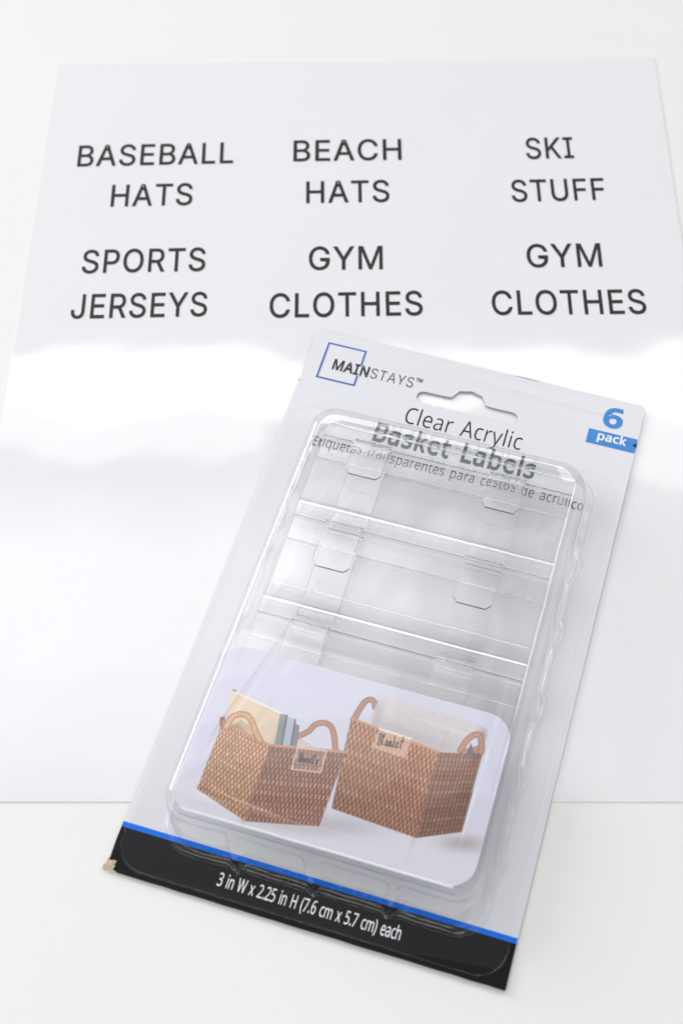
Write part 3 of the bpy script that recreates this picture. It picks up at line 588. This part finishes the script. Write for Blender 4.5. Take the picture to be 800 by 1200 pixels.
    tw = np.array((204, 198, 200))[None, None]*(1+grain*.22)[..., None]*(.93+.10*np.clip((Y-1.95)/.45, 0, 1))[..., None]
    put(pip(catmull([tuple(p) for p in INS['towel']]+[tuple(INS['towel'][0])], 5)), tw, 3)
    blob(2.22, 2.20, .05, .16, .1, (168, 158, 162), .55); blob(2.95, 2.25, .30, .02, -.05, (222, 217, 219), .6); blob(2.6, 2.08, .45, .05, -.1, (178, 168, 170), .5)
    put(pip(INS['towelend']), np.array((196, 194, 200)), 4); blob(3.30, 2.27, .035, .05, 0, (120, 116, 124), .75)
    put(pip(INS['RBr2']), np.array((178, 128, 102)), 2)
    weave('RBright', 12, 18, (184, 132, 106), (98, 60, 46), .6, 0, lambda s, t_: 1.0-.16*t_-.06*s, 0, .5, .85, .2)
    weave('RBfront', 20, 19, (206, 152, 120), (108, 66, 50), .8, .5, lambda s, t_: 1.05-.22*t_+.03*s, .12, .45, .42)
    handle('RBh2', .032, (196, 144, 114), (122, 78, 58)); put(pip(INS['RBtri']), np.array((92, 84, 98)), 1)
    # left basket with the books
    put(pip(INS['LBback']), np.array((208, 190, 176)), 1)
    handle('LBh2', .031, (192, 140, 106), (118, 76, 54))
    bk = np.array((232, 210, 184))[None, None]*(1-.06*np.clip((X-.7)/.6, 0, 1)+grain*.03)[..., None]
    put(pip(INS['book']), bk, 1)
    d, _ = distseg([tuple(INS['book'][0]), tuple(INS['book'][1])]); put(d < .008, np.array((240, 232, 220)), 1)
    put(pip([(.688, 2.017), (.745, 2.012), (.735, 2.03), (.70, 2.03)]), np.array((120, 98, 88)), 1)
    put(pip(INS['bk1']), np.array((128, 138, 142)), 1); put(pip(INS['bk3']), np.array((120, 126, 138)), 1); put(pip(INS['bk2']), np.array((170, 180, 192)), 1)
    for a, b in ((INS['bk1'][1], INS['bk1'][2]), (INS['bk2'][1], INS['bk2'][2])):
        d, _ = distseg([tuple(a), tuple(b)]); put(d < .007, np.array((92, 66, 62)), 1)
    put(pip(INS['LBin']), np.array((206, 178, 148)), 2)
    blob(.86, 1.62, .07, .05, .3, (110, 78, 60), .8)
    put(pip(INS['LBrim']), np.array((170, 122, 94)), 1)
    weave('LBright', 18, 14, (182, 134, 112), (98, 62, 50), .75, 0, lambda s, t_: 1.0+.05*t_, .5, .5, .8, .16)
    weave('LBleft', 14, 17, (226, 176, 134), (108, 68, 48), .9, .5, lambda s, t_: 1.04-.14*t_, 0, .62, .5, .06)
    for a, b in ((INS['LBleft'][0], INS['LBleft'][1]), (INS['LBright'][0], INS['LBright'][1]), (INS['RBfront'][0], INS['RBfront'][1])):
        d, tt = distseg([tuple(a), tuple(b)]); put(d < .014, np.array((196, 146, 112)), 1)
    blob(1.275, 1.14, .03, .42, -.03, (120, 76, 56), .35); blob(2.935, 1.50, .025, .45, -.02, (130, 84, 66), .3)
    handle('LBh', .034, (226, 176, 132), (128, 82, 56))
    # name tags
    tg = INS['tagL']; a = smooth(pip(tg).astype(float), 1)[..., None]*.22; C = C*(1-a)+np.array((225, 205, 200))*a
    d, _ = distseg([tuple(p) for p in tg+[tg[0]]]); put(d < .006, np.array((222, 205, 200)), 1)
    a = smooth(pip(INS['tagR']).astype(float), 1)[..., None]*.72; C = C*(1-a)+np.array((222, 182, 152))*a
    d, _ = distseg([tuple(INS['tagR'][0]), tuple(INS['tagR'][1])]); put(d < .010, np.array((236, 226, 218)), 1)
    # the two small handwritten names, as pen strokes (unit box: x in letters, y 0..1)
    pen = {'B': [[(.1, 0), (.3, 1)], [(.05, .95), (.6, 1), (.7, .75), (.3, .55), (.65, .4), (.55, .05), (.1, 0)]],
           'l': [[(0, .2), (.35, .9), (.3, 1), (.15, .7), (.15, .1), (.4, .1)]], 'a': [[(.5, .45), (.2, .5), (.05, .15), (.3, 0), (.5, .45), (.45, .05), (.7, .1)]],
           'n': [[(.05, .45), (.1, 0), (.35, .5), (.45, .4), (.45, .02), (.7, .1)]], 'k': [[(.3, 1), (.1, 0), (.15, .3), (.5, .5), (.2, .3), (.55, 0), (.75, .1)]],
           'e': [[(.05, .2), (.4, .4), (.25, .5), (.05, .25), (.25, 0), (.6, .12)]], 't': [[(.4, 1), (.15, .1), (.4, .02)], [(.0, .6), (.75, .68)]],
           'N': [[(.05, 0), (.25, 1), (.5, 0), (.75, 1.05)]], 'o': [[(.3, .5), (.05, .2), (.3, 0), (.5, .25), (.3, .5), (.7, .4)]], 'v': [[(.05, .5), (.2, 0), (.5, .5), (.7, .4)]],
           's': [[(.1, .1), (.35, .5), (.45, .15), (.2, 0)]]}
    def script(text, P0, P1, h, w):
        P0 = np.array(P0); P1 = np.array(P1); d = (P1-P0)/len(text); up = np.array((-d[1], d[0])); up = up/np.linalg.norm(up)*h
        for i, ch in enumerate(text):
            for st in pen[ch]:
                pts = [tuple(P0+d*(i+x*1.3)+up*y) for x, y in catmull(st, 4)]
                dd, _ = distseg(pts); put(dd < w, np.array((46, 36, 40)), 1)
    script('Blanket', INS['txR'][0], INS['txR'][1], .125, .005)
    script('Novels', INS['txL'][0], INS['txL'][1], .10, .005)
    C = np.clip(C*(1+grain[..., None]*.015), 0, 255)/255
    Cl = np.where(C <= .04045, C/12.92, ((C+.055)/1.055)**2.4)
    # keep only the grid inside the rounded outline
    R = rrect(u0+.002, u1-.002, v0+.002, v1-.002, r, 8, 8, 10)
    keep = pip(R)
    idx = -np.ones((H, W), int); idx[keep] = np.arange(keep.sum())
    Vv = np.stack([X[keep]*S, Y[keep]*S, np.full(keep.sum(), (z+.002)*S)], 1)
    q = np.stack([idx[:-1, :-1], idx[:-1, 1:], idx[1:, 1:], idx[1:, :-1]], -1).reshape(-1, 4); q = q[(q >= 0).all(1)]
    me = bpy.data.meshes.new('printed_picture')
    me.vertices.add(len(Vv)); me.vertices.foreach_set('co', Vv.ravel())
    me.loops.add(q.size); me.loops.foreach_set('vertex_index', q.ravel())
    me.polygons.add(len(q)); me.polygons.foreach_set('loop_start', np.arange(0, q.size, 4)); me.polygons.foreach_set('loop_total', np.full(len(q), 4))
    me.update(calc_edges=True)
    ca = me.color_attributes.new('ink', 'FLOAT_COLOR', 'POINT')
    ca.data.foreach_set('color', np.concatenate([Cl[keep], np.ones((keep.sum(), 1))], 1).ravel())
    m, nt, out = mat('printed_picture_ink')
    p = N(nt, 'ShaderNodeBsdfPrincipled'); p.inputs['Roughness'].default_value = .4
    at = N(nt, 'ShaderNodeVertexColor', layer_name='ink'); nt.links.new(at.outputs[0], p.inputs['Base Color']); nt.links.new(p.outputs[0], out.inputs[0])
    link('printed_picture', me, m, o)
insert_card()

# ------------------------------------------------------------------ acrylic labels inside the bubble
def beveled(bm, w=.008, seg=2):
    es = [e for e in bm.edges if len(e.link_faces) == 2 and e.calc_face_angle(0) > .7]
    bmesh.ops.bevel(bm, geom=es, offset=w, segments=seg, affect='EDGES', profile=.5)
def plate_mesh():
    """holder plate hanging down from its folded top; local v = 0 at the fold, going down to -2.25"""
    bm = bmesh.new(); prism(bm, [rrect(0, 3.0, -2.15, -.03, .10, 2, 2, 6)], 0, .045)
    beveled(bm, .010)
    return bm
def profile_extrude(prof, u0, u1, th):
    """a bent strip: prof is a centre line in (v, z); thickness th; spans u0..u1"""
    bm = bmesh.new(); n = len(prof); out = []; inn = []
    for i, (v, z) in enumerate(prof):
        a = prof[max(i-1, 0)]; b = prof[min(i+1, n-1)]; d = Vector((b[0]-a[0], b[1]-a[1])).normalized()
        out.append((v-d.y*th/2, z+d.x*th/2)); inn.append((v+d.y*th/2, z-d.x*th/2))
    ring = out+inn[::-1]
    A = [bm.verts.new((u0, v, z)) for v, z in ring]; B = [bm.verts.new((u1, v, z)) for v, z in ring]; m = len(ring)
    for i in range(m): bm.faces.new((A[i], A[(i+1) % m], B[(i+1) % m], B[i]))
    for i in range(n-1):
        bm.faces.new((A[i], A[i+1], A[m-2-i], A[m-1-i])); bm.faces.new((B[i], B[m-1-i], B[m-2-i], B[i+1]))
    return bm
def bend(cx, cz, r, a0, a1, n=6):
    return [(cx+r*math.cos(math.radians(a0+(a1-a0)*i/n)), cz+r*math.sin(math.radians(a0+(a1-a0)*i/n))) for i in range(n+1)]
def hook_mesh(w=.42, drop=.62):
    zt = .27
    prof = [(-1.16, .066), (-.06, .066)]+bend(-.06, .106, .04, -90, 0, 4)+[(-.02, zt-.06)]+bend(-.08, zt-.06, .06, 0, 90, 5)+[(-drop+.06, zt), (-drop, zt)]
    bm = profile_extrude(prof, 0, w, .034)
    for v in bm.verts:
        if abs(v.co.y+drop) < .001 and v.co.z > zt-.05: v.co.x += .05 if v.co.x < w/2 else -.05
    beveled(bm, .009)
    return bm
def rail_mesh():
    prof = [(-.28, .070), (-.03, .070)]+bend(-.03, .095, .025, -90, 0, 3)+[(.0, .11)]+bend(.025, .11, .025, 180, 90, 4)+[(.20, .135)]+bend(.20, .11, .025, 90, 0, 3)+[(.225, .05)]
    bm = profile_extrude(prof, .02, 2.98, .03)
    beveled(bm, .006)
    return bm
def lip_mesh():
    prof = [(-2.13, .085), (-1.95, .065)]
    bm = profile_extrude(prof, .05, 2.95, .03); beveled(bm, .008)
    return bm
def tray(drop=.62):
    t = bpy.data.objects.new('label_holder', None); scn.collection.objects.link(t); t.empty_display_size = .01
    from_bm('plate', plate_mesh(), M_acrylic_sheet, t, smooth=35)
    from_bm('top_rail', rail_mesh(), M_acrylic, t, smooth=35)
    from_bm('bottom_lip', lip_mesh(), M_acrylic, t, smooth=35)
    for u in (.43, 2.03):
        h = from_bm('hook', hook_mesh(drop=drop), M_acrylic, t, smooth=35, loc=(u, 0, 0))
    return t
top_holder = tray(.50); proto = tray()
HOLD = [(.575, 5.49, 'clear acrylic label holder nearest the hanging hole, under the printed title'),
        (.575, 4.36, 'clear acrylic label holder in the middle of the bubble with both hooks uncovered'),
        (.575, 3.08, 'clear acrylic label holder whose lower half is covered by the basket picture')]
Mp = Matrix.Translation(pack.location) @ Matrix.Rotation(-.2904, 4, 'Z')
for i, (u, v, lab) in enumerate(HOLD):
    if i == 0: t = top_holder
    elif i == 1: t = proto
    else:
        t = proto.copy(); scn.collection.objects.link(t)
        for ch in proto.children:
            c = ch.copy(); scn.collection.objects.link(c); c.parent = t
    tilt = math.atan2(.085, 2.2)
    t.matrix_world = Mp @ Matrix.Translation((u*S, v*S, .155*S)) @ Matrix.Rotation(tilt, 4, 'X')
    tag(t, lab, 'label holder', 'clear acrylic label holders stacked in the bubble')

# one more holder lies turned over, flat under the picture insert; only its edge shows at the foot of the bubble
for dz, dv, lab in ((.495, 2.775, 'clear acrylic label holder lying flat directly under the basket picture, only its lower edge visible'),):
    t = bpy.data.objects.new('label_holder', None); scn.collection.objects.link(t); t.empty_display_size = .01
    for ch in proto.children:
        if ch.name.startswith('plate') or ch.name.startswith('bottom'):
            c = ch.copy(); scn.collection.objects.link(c); c.parent = t
    t.matrix_world = Mp @ Matrix.Translation((3.535*S, dv*S, dz*S)) @ Matrix.Rotation(math.pi, 4, 'Y')
    tag(t, lab, 'label holder', 'clear acrylic label holders stacked in the bubble')
